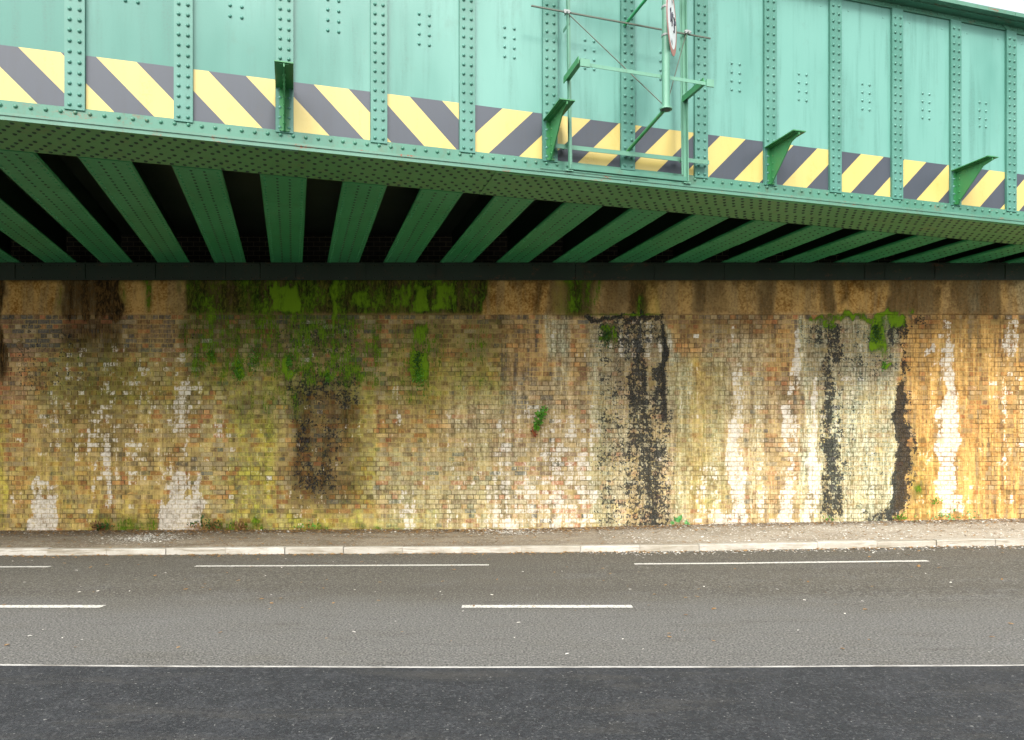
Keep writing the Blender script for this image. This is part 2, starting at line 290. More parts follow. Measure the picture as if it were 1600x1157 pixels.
# stains on the wall in wall units: u right, w down (86.03 units = 1 m; u 800 = straight ahead, w 690 = eye height)
# layer: W white, K black, G moss, O ochre, L grey-green lime, D dark grime, V olive
ST = """
O -200 1800 430 492 .45 20 4
D -200 8 430 600 .9 4 20
O 10 97 437 492 1 3 2
D 97 190 437 500 .95 4 10
D 97 196 490 560 .75 14 30
D 100 190 560 640 .35 20 40
D -200 12 600 640 .3 10 20
O 148 160 440 500 .5 4 10
O 188 288 437 492 .9 3 2
G 85 97 450 490 .45 5 10
G 190 198 440 485 .4 4 6
G 225 240 440 485 .45 4 6
D 288 760 434 492 .95 4 6
G 288 500 436 492 .34 6 4
G 600 760 436 492 .36 6 4
D 745 1800 434 446 .5 6 5
D 10 290 434 442 .5 6 4
D 860 900 437 492 .5 4 6
D 905 912 440 492 .5 3 4
D 945 975 440 492 .45 5 4
D 290 560 488 545 .5 14 34
D 280 300 490 530 .6 8 20
O 205 275 500 545 .55 12 14
O 612 645 470 493 .8 6 6
O 612 635 492 535 .55 4 12
G 300 350 455 498 .55 10 10
G 352 366 445 520 .5 6 20
G 395 430 450 492 .55 10 8
G 428 465 442 490 .85 4 6
G 488 512 450 485 .6 6 6
G 513 525 440 520 .7 4 20
G 532 542 440 560 .5 4 20
G 548 585 450 478 .6 6 6
G 610 640 448 480 .75 4 5
G 645 672 445 490 .75 5 5
G 676 712 446 485 .72 6 6
G 739 746 450 490 .6 3 5
G 752 760 450 490 .55 3 5
G 285 296 497 508 .6 6 5
G 300 345 492 498 .55 6 3
G 320 380 545 575 .52 16 12
G 328 336 548 575 .6 3 8
G 362 380 555 595 .78 6 10
G 380 430 550 575 .5 14 10
G 366 400 580 610 .4 10 14
G 447 458 548 592 .82 4 8
G 396 440 495 560 .4 14 20
G 508 516 570 606 .72 3 6
G 552 585 500 600 .45 10 20
G 640 668 500 540 .62 8 14
G 640 672 550 600 .88 7 12
G 635 660 590 640 .45 8 18
G 690 790 558 566 .45 20 4
G 596 604 600 625 .4 4 6
V 290 480 560 640 .55 30 20
V 100 330 580 660 .45 40 30
V 640 790 560 640 .6 16 26
V 590 640 540 640 .35 10 20
V -200 12 640 830 .75 5 30
V 12 160 700 830 .45 20 30
V 130 250 780 830 .55 20 14
V 350 440 640 830 .6 20 30
V 545 590 600 830 .55 12 30
V 590 780 650 830 .25 20 30
V 320 700 800 832 .6 30 8
G 330 420 812 830 .5 14 6
G 150 250 810 830 .45 20 6
G 560 640 820 830 .5 20 4
G 480 520 820 830 .4 20 4
K 425 560 500 560 .42 20 14
W 425 560 500 570 .36 30 14
W 300 440 500 545 .26 30 14
K 440 560 560 640 .46 20 20
K 300 312 500 540 .45 5 14
K 362 372 500 560 .4 5 14
D 450 560 590 790 .62 16 40
G 285 490 470 600 .52 24 26
G 470 600 490 610 .50 20 26
G 360 480 590 660 .40 14 30
G 600 700 492 640 .42 24 34
G 570 600 492 620 .45 5 20
G 590 790 498 620 .34 30 24
G 60 290 540 640 .28 30 24
G 285 765 436 492 .42 5 4
V 60 300 560 720 .42 40 30
D 100 200 540 700 .3 16 50
W 60 330 540 740 .34 30 30
K 20 130 500 620 .3 20 30
O 600 940 500 700 .35 60 40
O -200 300 560 830 .3 50 40
V 290 600 600 760 .3 40 30
D -200 820 492 540 .22 40 34
W 250 1250 600 826 .20 60 60
W 950 1640 520 826 .22 60 60
V -200 700 640 830 .3 40 40
L 700 1400 600 830 .30 60 40
K 450 545 640 780 .40 16 24
D 440 470 700 790 .5 10 20
D 520 545 700 790 .45 8 20
D 640 790 492 560 .25 10 16
K 660 668 500 590 .48 4 14
O 745 862 437 492 .95 4 2
D 835 848 437 492 .6 4 6
O 780 900 492 600 .55 16 20
V 870 905 437 492 .55 4 4
D 880 932 437 495 .75 5 6
G 880 925 440 492 .55 5 8
O 935 945 437 492 .7 4 4
G 932 940 440 490 .5 4 6
D 975 1008 437 492 .7 4 8
G 992 1002 460 492 .55 4 6
V 985 1030 437 492 .5 8 6
O 1010 1085 437 492 .7 6 3
D 1084 1104 437 490 .7 4 5
D 1104 1135 437 490 .35 5 5
O 1150 1190 437 492 .7 6 3
D 1190 1205 437 500 .6 5 10
O 1205 1290 437 490 .85 5 3
D 1284 1302 437 490 .6 4 4
D 1312 1322 437 480 .55 4 8
O 1303 1383 437 490 1 4 2
D 1383 1465 437 492 .62 4 6
D 1490 1564 437 500 .6 6 8
O 1564 1590 437 492 .7 4 4
O 1460 1475 437 500 .7 5 4
G 1418 1428 484 492 .8 3 4
L 1520 1535 440 490 .5 5 4
L 1584 1800 440 490 .3 5 4
O 1040 1280 492 640 .55 20 20
O 1400 1800 492 830 .9 20 10
O 950 1400 492 830 .45 40 20
O 1400 1800 500 830 1.0 30 20
O 1180 1250 640 830 .35 14 20
O 860 960 560 640 .40 14 20
O 1050 1100 492 560 .45 14 20
D 1060 1200 492 530 .35 30 14
D 1400 1600 492 520 .35 30 12
L 855 890 500 560 .75 4 14
L 865 895 560 620 .45 5 20
W 858 886 502 540 .34 5 12
W 910 916 545 566 .8 2 8
L 918 988 500 830 .72 5 12
V 920 955 600 830 .35 8 20
L 1036 1080 560 830 .62 6 20
V 1050 1140 560 800 .62 10 20
L 700 860 600 830 .4 20 30
L 590 790 700 830 .35 30 30
K 915 1042 493 502 .82 4 2
K 938 1040 500 540 .50 6 8
W 940 1040 500 570 .40 6 12
G 946 962 508 540 .8 4 5
G 938 950 525 532 .8 3 4
G 920 1040 490 495 .55 8 2
K 983 1008 500 640 .62 6 10
K 1028 1043 505 660 1.05 3 8
K 1018 1040 570 625 .72 5 10
K 974 1047 610 830 .56 6 12
K 1005 1022 640 825 .62 6 12
K 930 990 500 830 .40 16 20
K 1045 1052 560 830 .4 6 20
D 945 1046 500 620 .3 12 20
V 1262 1400 620 830 .35 20 30
K 1300 1330 560 800 .40 10 20
D 1262 1400 500 600 .3 12 20
L 985 1045 500 830 .65 6 10
W 1000 1030 540 600 .38 5 14
L 1042 1050 510 560 .9 3 10
W 1040 1052 515 555 .5 2 10
L 1045 1062 550 575 .9 5 5
W 1138 1166 560 826 .54 6 30
W 1140 1162 660 826 .85 4 14
W 1118 1164 802 822 .85 6 5
W 1135 1150 505 545 .62 4 14
L 1100 1200 520 800 .55 16 30
W 1070 1130 720 820 .40 14 20
W 1180 1200 700 820 .44 8 20
W 1212 1250 620 826 .58 7 20
W 1216 1246 780 826 .82 6 8
W 1236 1256 510 600 .85 4 12
W 1225 1240 560 650 .55 5 16
W 1262 1284 660 826 .62 3 16
W 1264 1276 590 826 .88 2 12
W 1258 1278 770 826 .85 4 6
L 1250 1400 498 830 .88 4 6
V 1360 1400 600 800 .35 10 20
K 1258 1286 498 545 .56 5 8
K 1290 1312 500 560 .74 5 8
K 1300 1316 540 570 .78 4 8
K 1280 1304 550 620 .62 5 8
K 1282 1312 570 810 .60 5 12
K 1310 1400 500 600 .30 10 20
K 1310 1390 600 800 .24 14 20
G 1262 1400 490 499 .75 5 3
G 1358 1382 495 550 .85 5 10
G 1384 1410 495 515 .85 6 4
G 1376 1390 565 575 .85 3 4
G 1280 1300 498 508 .7 4 5
K 1384 1420 500 545 .55 6 10
K 1404 1418 545 600 .66 4 8
K 1394 1419 600 805 1.1 3 8
K 1396 1430 560 800 .46 8 16
K 1350 1410 800 830 .58 12 8
K 1420 1450 490 510 .5 8 5
O 1330 1400 605 616 .95 12 4
O 1380 1396 590 660 .7 4 8
V 1420 1460 690 830 .5 8 16
G 1430 1446 750 776 .5 5 8
W 1464 1492 500 600 .60 3 10
W 1462 1500 570 806 .66 4 10
W 1470 1494 560 700 .84 3 14
W 1568 1590 490 560 .56 5 14
W 1567 1580 560 800 .42 4 20
W 1520 1600 580 660 .33 20 20
W 1453 1458 545 558 .9 2 4
W 1460 1510 800 812 .42 8 4
L 1596 1800 600 830 .35 14 20
W 38 92 748 790 .56 8 12
W 42 88 775 832 .86 7 8
W 10 60 770 800 .42 16 10
W 164 178 690 800 .62 3 14
W 140 150 700 810 .50 3 14
W 256 304 740 770 .60 6 8
W 262 292 730 832 .80 6 10
W 250 310 780 826 .86 7 8
W 304 322 736 800 .76 4 10
W 258 300 600 690 .52 8 20
W 276 296 580 720 .50 6 16
W 150 330 600 760 .36 30 24
W 330 370 640 720 .42 8 20
W 60 110 600 720 .40 14 24
W 180 200 640 740 .40 8 20
W 612 628 600 660 .50 5 12
W 690 760 700 830 .30 20 20
W 758 800 640 830 .48 8 24
W 760 800 690 740 .50 8 14
W 778 808 818 832 .82 6 3
W 620 650 770 826 .42 8 12
W 865 882 806 822 .88 5 4
W 860 940 640 820 .47 12 24
W 890 925 700 815 .55 7 20
W 905 925 610 660 .40 6 14
W 800 870 620 830 .38 14 30
L 620 1250 780 830 .35 40 14
V 0 1600 826 836 .4 40 3
"""
def parse_st():
    out = []
    for ln in ST.strip().splitlines():
        p = ln.split(); out.append((p[0], *[float(q) for q in p[1:]]))
    return out
STL = parse_st()
KEYS = 'WKGOLDV'
def stains(X, Z):
    u = 800 + X * 86.03; w = 690 - (Z - 1.72) * 86.03
    uw = u + (vn(u / 9, w / 24, 1) - .5) * 13 + (vn(u / 30, w / 55, 2) - .5) * 11 + (vn(u / 3.5, w / 9, 5) - .5) * 4
    ww = w + (vn(u / 6, w / 20, 3) - .5) * 14 + (vn(u / 20, w / 30, 4) - .5) * 10
    res = {k: np.zeros(len(u)) for k in KEYS}
    # outside the photographed stretch the same kinds of streaks carry on
    for i in range(46):
        side = -1 if i % 2 else 1
        c = (800 + side * (815 + 8 * i)); wd = RS.uniform(5, 22); y0 = RS.uniform(495, 640); k = 'WDVKLG'[RS.randint(6)]
        m = ss(c - wd - 5, c - wd + 5, uw) * (1 - ss(c + wd - 5, c + wd + 5, uw)) * ss(y0 - 10, y0 + 20, ww) * .6
        res[k] = np.maximum(res[k], m)
    brk = .55 + .9 * (vn(u / 16, w / 60, 21) * .55 + vn(u / 5, w / 26, 22) * .45)
    for k, x0, x1, y0, y1, s_, ex, ey in STL:
        hv = ww if y1 - y0 > 8 else w
        xa, xb = x0, x1
        if y0 > 496 and y1 - y0 > 60 and k in 'WK' and x1 - x0 < 60:
            tp = .5 * (x1 - x0) * .42 * (1 - ss(0, .75, (ww - y0) / (y1 - y0))); dr = (vn(w / 22, w * 0 + x0, 31) - .5) * (x1 - x0) * .25
            xa = x0 + tp + dr; xb = x1 - tp + dr
        m = ss(xa - ex, xa + ex, uw) * (1 - ss(xb - ex, xb + ex, uw))
        if y0 > 440: m = m * ss(y0 - ey, y0 + ey, hv)
        m = m * (1 - ss(y1 - ey, y1 + ey, hv if y1 not in (492., 493., 490., 495., 498.) else w)) if y1 < 820 else m
        if (y0 > 492 and s_ < .9) or k == 'G': m = m * brk
        res[k] = np.maximum(res[k], m * s_)
    return res, u, w

def wall_mat(key='wall', stone=False):
    t = Mt('stained_stone' if stone else 'stained_brick')
    tone = t.attr('tone')[0]; _, W, K, G, O = t.attr('stain_a'); _, L_, D, mo, V = t.attr('stain_b')
    streak = t.noise((5, 5, .5) if stone else (13, 13, .8), 5, .65, dist=.5 if stone else 0); streak2 = t.noise((22, 22, 9) if stone else (42, 42, 4.5), 5 if stone else 3, .65, (3, 3, 3), .6 if stone else 0); patch = t.noise((3, 3, 2) if stone else (9, 9, 7), 5, .7, (1, 5, 2)); fine = t.noise((60, 60, 60), 4, .65); mid = t.noise((26, 26, 26), 4, .6, (8, 8, 1))
    vor = t.n('ShaderNodeTexVoronoi'); t.L(t.vec(34, 34, 30), vor.inputs['Vector']); vor.inputs['Scale'].default_value = 1
    cell = t.n('ShaderNodeSeparateColor'); t.L(vor.outputs['Color'], cell.inputs[0]); cell = cell.outputs[0]
    micro = t.noise((95, 95, 95), 2, .5, (4, 1, 1))
    c = t.mix(.7, tone, t.mix(fine, (.3, .27, .22), (1.6, 1.57, 1.52)), 'MULTIPLY')
    c = t.mix(t.ramp(mid, .5, .72, 0, .55), c, (.42, .31, .15))
    c = t.mix(t.ramp(mid, .46, .3, 0, .45), c, (.06, .045, .028))
    mn = t.noise((1.3, 1.3, 2.2), 3, .65, (2, 9, 4))
    mcol = t.mix(t.ramp(mn, .46, .60), (.46, .34, .13), (.07, .055, .03))
    def blend(m, lo, hi, n, amp): return t.ramp(t.math('MULTIPLY_ADD', t.math('SUBTRACT', n, .5), amp, m), lo, hi)
    def wash(m, n, k, lo=.36, hi=.56, base=.2): return t.math('MULTIPLY', t.math('MULTIPLY', m, t.ramp(n, lo, hi, base, 1.0)), k, clamp=True)
    avg = lambda a, b: t.math('MULTIPLY', t.math('ADD', a, b), .5)
    c = t.mix(wash(V, avg(streak, patch), 1.1, base=.45), c, t.mix(t.ramp(patch, .35, .65), (.10, .11, .010), (.36, .34, .05)))
    c = t.mix(wash(O, streak, .95, base=.35), c, t.mix(t.ramp(avg(mid, patch) if stone else avg(streak, avg(patch, mid)), .38, .6), (.19, .085, .014), (.47, .29, .10)))
    c = t.mix(wash(L_, avg(patch, streak), .95, base=.45), c, t.mix(t.ramp(avg(streak2, mid), .38, .6), (.15, .17, .11), (.46, .455, .34)))
    c = t.mix(mo, c, t.mix(.5, c, mcol))
    c = t.mix(.6, c, t.mix(t.ramp(avg(streak, avg(streak2, patch)), .36, .62), (.7, .67, .6) if stone else (.55, .52, .47), (1.15, 1.12, 1.05) if stone else (1.4, 1.38, 1.33)), 'MULTIPLY')
    c = t.mix(wash(D, avg(streak, streak2), 1.25, base=.5), c, t.mix(t.ramp(streak2, .4, .65), (.008, .006, .003), (.10, .055, .018)))
    c = t.mix(wash(G, avg(streak, streak2), 1.1, base=.3), c, t.mix(t.ramp(avg(patch, streak2), .4, .6), (.016, .030, .006), (.095, .17, .012)))
    c = t.mix(1.0, c, (1.14, 1.13, 1.10), 'MULTIPLY')
    ns = t.math('MULTIPLY_ADD', streak, .34, t.math('MULTIPLY_ADD', patch, .24, t.math('MULTIPLY_ADD', mid, .18, t.math('MULTIPLY_ADD', streak2, .14, t.math('MULTIPLY', fine, .10)))))
    wf = blend(W, .42, .62, ns, 2.6)
    wf = t.math('MULTIPLY', wf, t.math('SUBTRACT', 1.0, t.math('MULTIPLY', mo, t.ramp(W, .5, .95, .85, .35))))
    c = t.mix(t.math('MULTIPLY', wf, t.ramp(fine, .3, .55, .6, .97)), c, t.mix(t.ramp(avg(patch, mid), .35, .6), (.38, .33, .25), (.68, .63, .54)))
    nk = t.math('MULTIPLY_ADD', cell, .12, t.math('MULTIPLY_ADD', mid, .32, t.math('MULTIPLY_ADD', patch, .28, t.math('MULTIPLY', fine, .28))))
    kf = blend(K, .40, .60, nk, 3.0)
    c = t.mix(t.math('MULTIPLY', kf, t.ramp(micro, .3, .6, 1.0, .86)), c, t.mix(t.ramp(fine, .4, .7), (.004, .005, .006), (.035, .04, .045)))
    ng = t.math('MULTIPLY_ADD', streak2, .30, t.math('MULTIPLY_ADD', mid, .25, t.math('MULTIPLY_ADD', patch, .25, t.math('MULTIPLY', streak, .2))))
    gf = blend(G, .38, .66, ng, 2.8)
    c = t.mix(t.math('MULTIPLY', gf, .95), c, t.mix(t.ramp(t.math('MULTIPLY_ADD', avg(patch, streak2), .6, t.math('MULTIPLY', G, .35)), .40, .60), (.014, .04, .004), (.125, .23, .010)))
    h = t.math('MULTIPLY_ADD', mid, .15 if stone else .5, t.math('MULTIPLY_ADD', fine, .4, t.math('MULTIPLY', gf, .8)))
    M[key] = t.out(c, .88, 0, h, .7, .01, spec=.06)
wall_mat(); wall_mat('wallstone', True)

PAL = np.array([(.36, .15, .08), (.20, .125, .08), (.42, .31, .16), (.12, .115, .11), (.38, .31, .20), (.44, .24, .11), (.27, .18, .12), (.33, .27, .18)])
def brick_tones(X, Z):
    u = 800 + X * 86.03; w = 690 - (Z - 1.72) * 86.03; n = len(u)
    base = np.array([.14, .22, .14, .05, .16, .05, .14, .10]); P = np.tile(base, (n, 1))
    lower = ss(600, 720, w)[:, None]; P = P * (1 - lower) + lower * np.array([.13, .05, .30, .05, .25, .10, .05, .07])
    right = ss(1380, 1460, u)[:, None]; P = P * (1 - .8 * right) + .8 * right * np.array([.06, .05, .42, .02, .15, .25, .05, .0])
    blue = np.zeros(n)
    for x0, x1, y0, y1 in ((16, 94, 490, 552), (205, 268, 490, 552), (776, 835, 490, 640), (1226, 1252, 490, 650)):
        blue = np.maximum(blue, (u > x0) * (u < x1) * (w > y0) * (w < y1))
    blue = np.maximum(blue, (w < 500) * .5)[:, None]
    P = P * (1 - .85 * blue) + .85 * blue * np.array([.03, .2, 0, .65, .02, 0, .1, 0])
    P = P / P.sum(1, keepdims=True); cs = P.cumsum(1); r = RS.rand(n, 1); idx = (r > cs).sum(1).clip(0, len(PAL) - 1)
    return PAL[idx] * RS.uniform(.75, 1.2, (n, 1))

def make_mesh(name, V_, F_, mat, tone, mortar, parent, jit=None):
    me = bpy.data.meshes.new(name)
    me.vertices.add(len(V_)); me.vertices.foreach_set('co', V_.astype('f').ravel())
    me.loops.add(F_.size); me.loops.foreach_set('vertex_index', F_.astype('i').ravel())
    me.polygons.add(len(F_)); me.polygons.foreach_set('loop_start', np.arange(0, F_.size, 4, dtype='i'))
    me.polygons.foreach_set('use_smooth', np.full(len(F_), jit is None)); me.materials.append(mat)
    me.update(calc_edges=True); me.validate()
    st, u, w = stains(V_[:, 0], V_[:, 2]); one = np.ones(len(V_))
    if jit is not None:
        for q, k_ in enumerate('WKVDOL'): st[k_] = np.where(st[k_] > .08, st[k_] + jit[:, q] * (.34, .22, .22, .12, .12, .15)[q], 0).clip(0, 1.2)
        st['W'] = np.maximum(st['W'], (jit[:, 6] > .493) * .5)
    for nm, arr in (('tone', np.column_stack([tone, one])), ('stain_a', np.column_stack([st['W'], st['K'], st['G'], st['O']])), ('stain_b', np.column_stack([st['L'], st['D'], mortar, st['V']]))):
        a_ = me.attributes.new(nm, 'FLOAT_COLOR', 'POINT'); a_.data.foreach_set('color', arr.astype('f').ravel())
    return link(bpy.data.objects.new(name, me), parent)

def build_wall():
    root = empty('brick_wall', (0, 0, 0))
    tag(root, 'tall stained brick abutment wall with moss, white lime and black streaks below the green bridge', 'wall')
    CH, J = .086, .009; ztop = 4.02
    Vs, Fs, Ts, Js = [], [], [], []; nv = 0
    for row in range(51):
        z1 = ztop - row * CH; z0 = z1 - CH
        if z1 < -.2: break
        head = row % 2 == 0
        L = .114 if head else .228
        xs_ = np.arange(-12.5, 13.0, L) + (.057 if head else 0) + RS.uniform(-.03, .03) * (RS.rand() < .4)
        n = len(xs_); jx = RS.uniform(-.003, .003, n)
        a = xs_ + J / 2 + jx; b = xs_ + L - J / 2 + np.roll(jx, -1)
        # a few stretchers replaced by two headers etc. comes from tone only
        zz0 = z0 + J / 2 + RS.uniform(-.002, .002, n); zz1 = z1 - J / 2 + RS.uniform(-.002, .002, n)
        dep = RS.uniform(-.004, .004, n) + (RS.rand(n) < .04) * .006
        nx = 3 if head else 5; nz = 2
        tx = np.concatenate([[0], [.0], np.linspace(0, 1, nx + 1)[1:-1], [1], [1]]); tz = np.concatenate([[0], [0], np.linspace(0, 1, nz + 1)[1:-1], [1], [1]])
        ox = np.zeros(len(tx)); ox[1] = .004; ox[-2] = -.004; oz = np.zeros(len(tz)); oz[1] = .004; oz[-2] = -.004
        TX, TZ = np.meshgrid(np.arange(len(tx)), np.arange(len(tz))); TX = TX.ravel(); TZ = TZ.ravel()
        X = a[:, None] + (b - a)[:, None] * tx[TX][None] + ox[TX][None]
        Z = zz0[:, None] + (zz1 - zz0)[:, None] * tz[TZ][None] + oz[TZ][None]
        rim = (TX == 0) | (TX == len(tx) - 1) | (TZ == 0) | (TZ == len(tz) - 1)
        Y = WY + dep[:, None] + np.where(rim, .014, 0)[None] + RS.uniform(-.0007, .0007, X.shape) * (~rim)[None]
        V_ = np.stack([X, Y, Z], 2).reshape(-1, 3)
        q = np.arange(len(TX)).reshape(len(tz), len(tx)); f = np.stack([q[:-1, :-1].ravel(), q[:-1, 1:].ravel(), q[1:, 1:].ravel(), q[1:, :-1].ravel()], 1)
        F_ = (f[None] + (np.arange(n) * len(TX))[:, None, None]).reshape(-1, 4) + nv
        Vs.append(V_); Fs.append(F_); nv += len(V_)
        tn = brick_tones((a + b) / 2, np.full(n, (z0 + z1) / 2)); Ts.append(np.repeat(tn, len(TX), 0)); Js.append(np.repeat(RS.rand(n, 7) - .5, len(TX), 0))
    V_ = np.concatenate(Vs); F_ = np.concatenate(Fs); T_ = np.concatenate(Ts)
    make_mesh('brickwork', V_, F_, M['wall'], T_, np.zeros(len(V_)), root, np.concatenate(Js))
    def sheet(name, x0, x1, z0, z1, y, step, tone, mo, yf=None):
        xs_ = np.arange(x0, x1 + step, step); zs = np.linspace(z0, z1, max(2, int((z1 - z0) / step) + 1))
        X, Z = np.meshgrid(xs_, zs); Y = np.full(X.shape, y) if yf is None else yf(X, Z)
        V_ = np.stack([X.ravel(), Y.ravel(), Z.ravel()], 1); idx = np.arange(X.size).reshape(X.shape)
        F_ = np.stack([idx[:-1, :-1].ravel(), idx[:-1, 1:].ravel(), idx[1:, 1:].ravel(), idx[1:, :-1].ravel()], 1)
        return make_mesh(name, V_, F_, M['wall'], np.tile(np.array(tone), (len(V_), 1)), np.full(len(V_), float(mo)), root)
    sheet('mortar', -12.5, 13, -.3, 4.03, WY + .0055, .05, (.2, .15, .08), 1)
    # bearing course of cast stone: a rounded front, a soft drip edge below, and a top
    prof = [(.06, 4.018), (-.012, 4.020), (-.022, 4.028)] + [(-.024, z) for z in np.arange(4.06, 4.62, .035)] + [(-.022, 4.635), (-.010, 4.648), (.5, 4.650)]
    xs_ = np.arange(-12.5, 13.0, .035)
    jn = np.abs(((xs_ + .35) / 1.09) % 1 - .5) > .488
    X = np.repeat(xs_[None], len(prof), 0); Y = np.array([[WY + p[0]] for p in prof]) + (jn * .006)[None] + vn(X * 3, np.array([[p[1]] for p in prof]) * 5, 9) * .004; Z = np.array([[p[1]] for p in prof]) + X * 0
    V_ = np.stack([X.ravel(), Y.ravel(), Z.ravel()], 1); idx = np.arange(X.size).reshape(X.shape)
    F_ = np.stack([idx[:-1, :-1].ravel(), idx[:-1, 1:].ravel(), idx[1:, 1:].ravel(), idx[1:, :-1].ravel()], 1)
    make_mesh('bearing_course', V_, F_, M['wallstone'], np.tile(np.array((.30, .22, .12)), (len(V_), 1)), np.zeros(len(V_)), root)
    # brick upstand behind the beam ends
    t = Mt('dark_upstand_brick'); bt = t.n('ShaderNodeTexBrick'); mp = t.n('ShaderNodeMapping'); mp.inputs['Rotation'].default_value = (R(90), 0, 0); t.L(t.co, mp.inputs[0]); t.L(mp.outputs[0], bt.inputs['Vector'])
    for k, v_ in (('Scale', 1.0), ('Brick Width', .228), ('Row Height', .086), ('Mortar Size', .006)): bt.inputs[k].default_value = v_
    bt.inputs['Color1'].default_value = (.06, .05, .035, 1); bt.inputs['Color2'].default_value = (.03, .028, .02, 1); bt.inputs['Mortar'].default_value = (.25, .22, .14, 1)
    m_up = t.out(bt.outputs[0], .9)
    mb = MB(); mb.box(-12.5, 13, 14.35, 14.8, 4.64, 5.72); mb.build('upstand', m_up, root)
    mb = MB(); mb.box(-12.5, 13, WY + .30, 14.8, -.3, 4.0)
    mb.add([(-12.5, WY, -.3), (-12.5, 14.8, -.3), (-12.5, 14.8, 4.02), (-12.5, WY, 4.02)], [(0, 3, 2, 1)])
    mb.build('core', m_up, root)
build_wall()

# ------------------------------------------------------------------ bridge (local frame: x along girder, y towards the wall, z up)
P0 = Vector((-5.18, 7.66, 0)); TH = R(16.139)
BR = empty('railway_bridge', P0, TH)
tag(BR, 'green riveted steel plate girder bridge with yellow and black hazard boards and dark cross beams', 'bridge')
S0, S1 = -8.0, 19.0
# bottom flange
mb = MB()
mb.box(S0, S1, 0, .90, 4.980, 5.004); mb.box(S0, 6.96, .014, .886, 5.004, 5.030); mb.box(6.97, S1, .012, .888, 5.004, 5.030); mb.box(S0, S1, .003, .897, 5.030, 5.058)
mb.box(2.05, 2.9, .02, .88, 4.972, 4.980); mb.box(5.2, S1, .03, .87, 4.968, 4.980, 1)
fl = [(.07, 0), (.17, .5), (.28, 0), (.38, .5), (.55, .5), (.65, 0), (.76, .5), (.84, 0)]
k = 0
for n_, off in fl:
    s_ = S0 + .1 + off * .14
    while s_ < S1:
        zz = 4.968 if s_ > 5.2 and .03 < n_ < .87 else 4.980
        if abs(s_ - 2.475) < .44: zz = 4.972
        if -1.5 < s_ < 16.5: mb.rivet((s_, n_, zz), (0, 0, -1), .024, .016, 2)
        s_ += .14
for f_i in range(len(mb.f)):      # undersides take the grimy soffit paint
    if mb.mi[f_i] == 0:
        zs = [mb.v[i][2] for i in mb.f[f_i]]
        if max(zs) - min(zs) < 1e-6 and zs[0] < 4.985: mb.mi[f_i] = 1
mb.build('bottom_flange', [M['edge'], M['soffit'], M['rivet_dark']], BR)
mb = MB(); mb.box(S0, S1, .09, .214, 5.058, 5.076); mb.box(S0, S1, .214, .240, 5.058, 5.266, c=.004)
s_ = -1.6
while s_ < 16.5:
    mb.rivet((s_, .214, 5.212 + random.uniform(-.002, .002)), (0, -1, 0), .023, .022); s_ += .139
mb.build('bottom_angle', M['angle'], BR)
# web plate with rivet clusters; second web closes the box
mb = MB(); mb.box(S0, S1, .240, .254, 5.058, 8.11); mb.box(S0, S1, .646, .66, 5.058, 8.11)
SC = [.62 + 1.0663 * k for k in range(-8, 18)]
for a_, b_ in zip(SC[:-1], SC[1:]):
    m_ = (a_ + b_) / 2 + .01
    if not -1.5 < m_ < 16.5: continue
    for r_ in range(4):
        for c_ in (-.062, .062): mb.rivet((m_ + c_, .240, 6.495 + .12 * r_), (0, -1, 0), .021, .020)
    for c_ in (-.3, .3): mb.rivet((m_ + c_, .240, 7.86), (0, -1, 0), .012, .008)
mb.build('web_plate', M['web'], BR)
mb = MB()
for m_ in SC: mb.box(m_ + .097, m_ + .30, .2385, .240, 5.9, 8.0)
# top flange and angle
mb = MB(); mb.box(S0, S1, 0, .90, 8.102, 8.122); mb.box(S0, 13.25, .004, .896, 8.122, 8.144); mb.box(13.26, S1, .002, .898, 8.122, 8.144); mb.box(S0, S1, .008, .892, 8.144, 8.166)
s_ = -1.6
while s_ < 16.5:
    mb.rivet((s_, .10, 8.102), (0, 0, -1), .019, .014); s_ += .139
mb.build('top_flange', M['edge'], BR)
mb = MB(); mb.box(S0, S1, .10, .216, 8.084, 8.101); mb.box(S0, 13.34, .216, .240, 8.008, 8.101, c=.004); mb.box(13.36, S1, .214, .240, 7.99, 8.101, c=.004)
s_ = -1.6
while s_ < 16.5:
    mb.rivet((s_, .216, 8.055), (0, -1, 0), .019, .015); s_ += .139
mb.prism([(13.2, 8.098), (13.34, 8.098), (13.40, 7.992), (13.36, 7.985)], .200, .216, 'y')
mb.build('top_angle', M['angle'], BR)
# stiffeners: one mesh, copied
mb = MB(); mb.box(-.097, .097, .198, .222, 5.236, 8.006, c=.003); mb.box(-.012, .012, .222, .2405, 5.268, 8.0); mb.box(-.093, -.085, .222, .2405, 5.268, 8.0)
z = 5.29
while z < 7.98:
    for c_ in (-.047, .047): mb.rivet((c_, .198, z), (0, -1, 0), .022, .022)
    z += .1125
st0 = mb.build('stiffener', M['stiff'], BR, (SC[0], 0, 0))
for s_ in SC[1:]:
    c_ = st0.copy(); col.objects.link(c_); c_.parent = BR; c_.location = (s_, 0, 0)
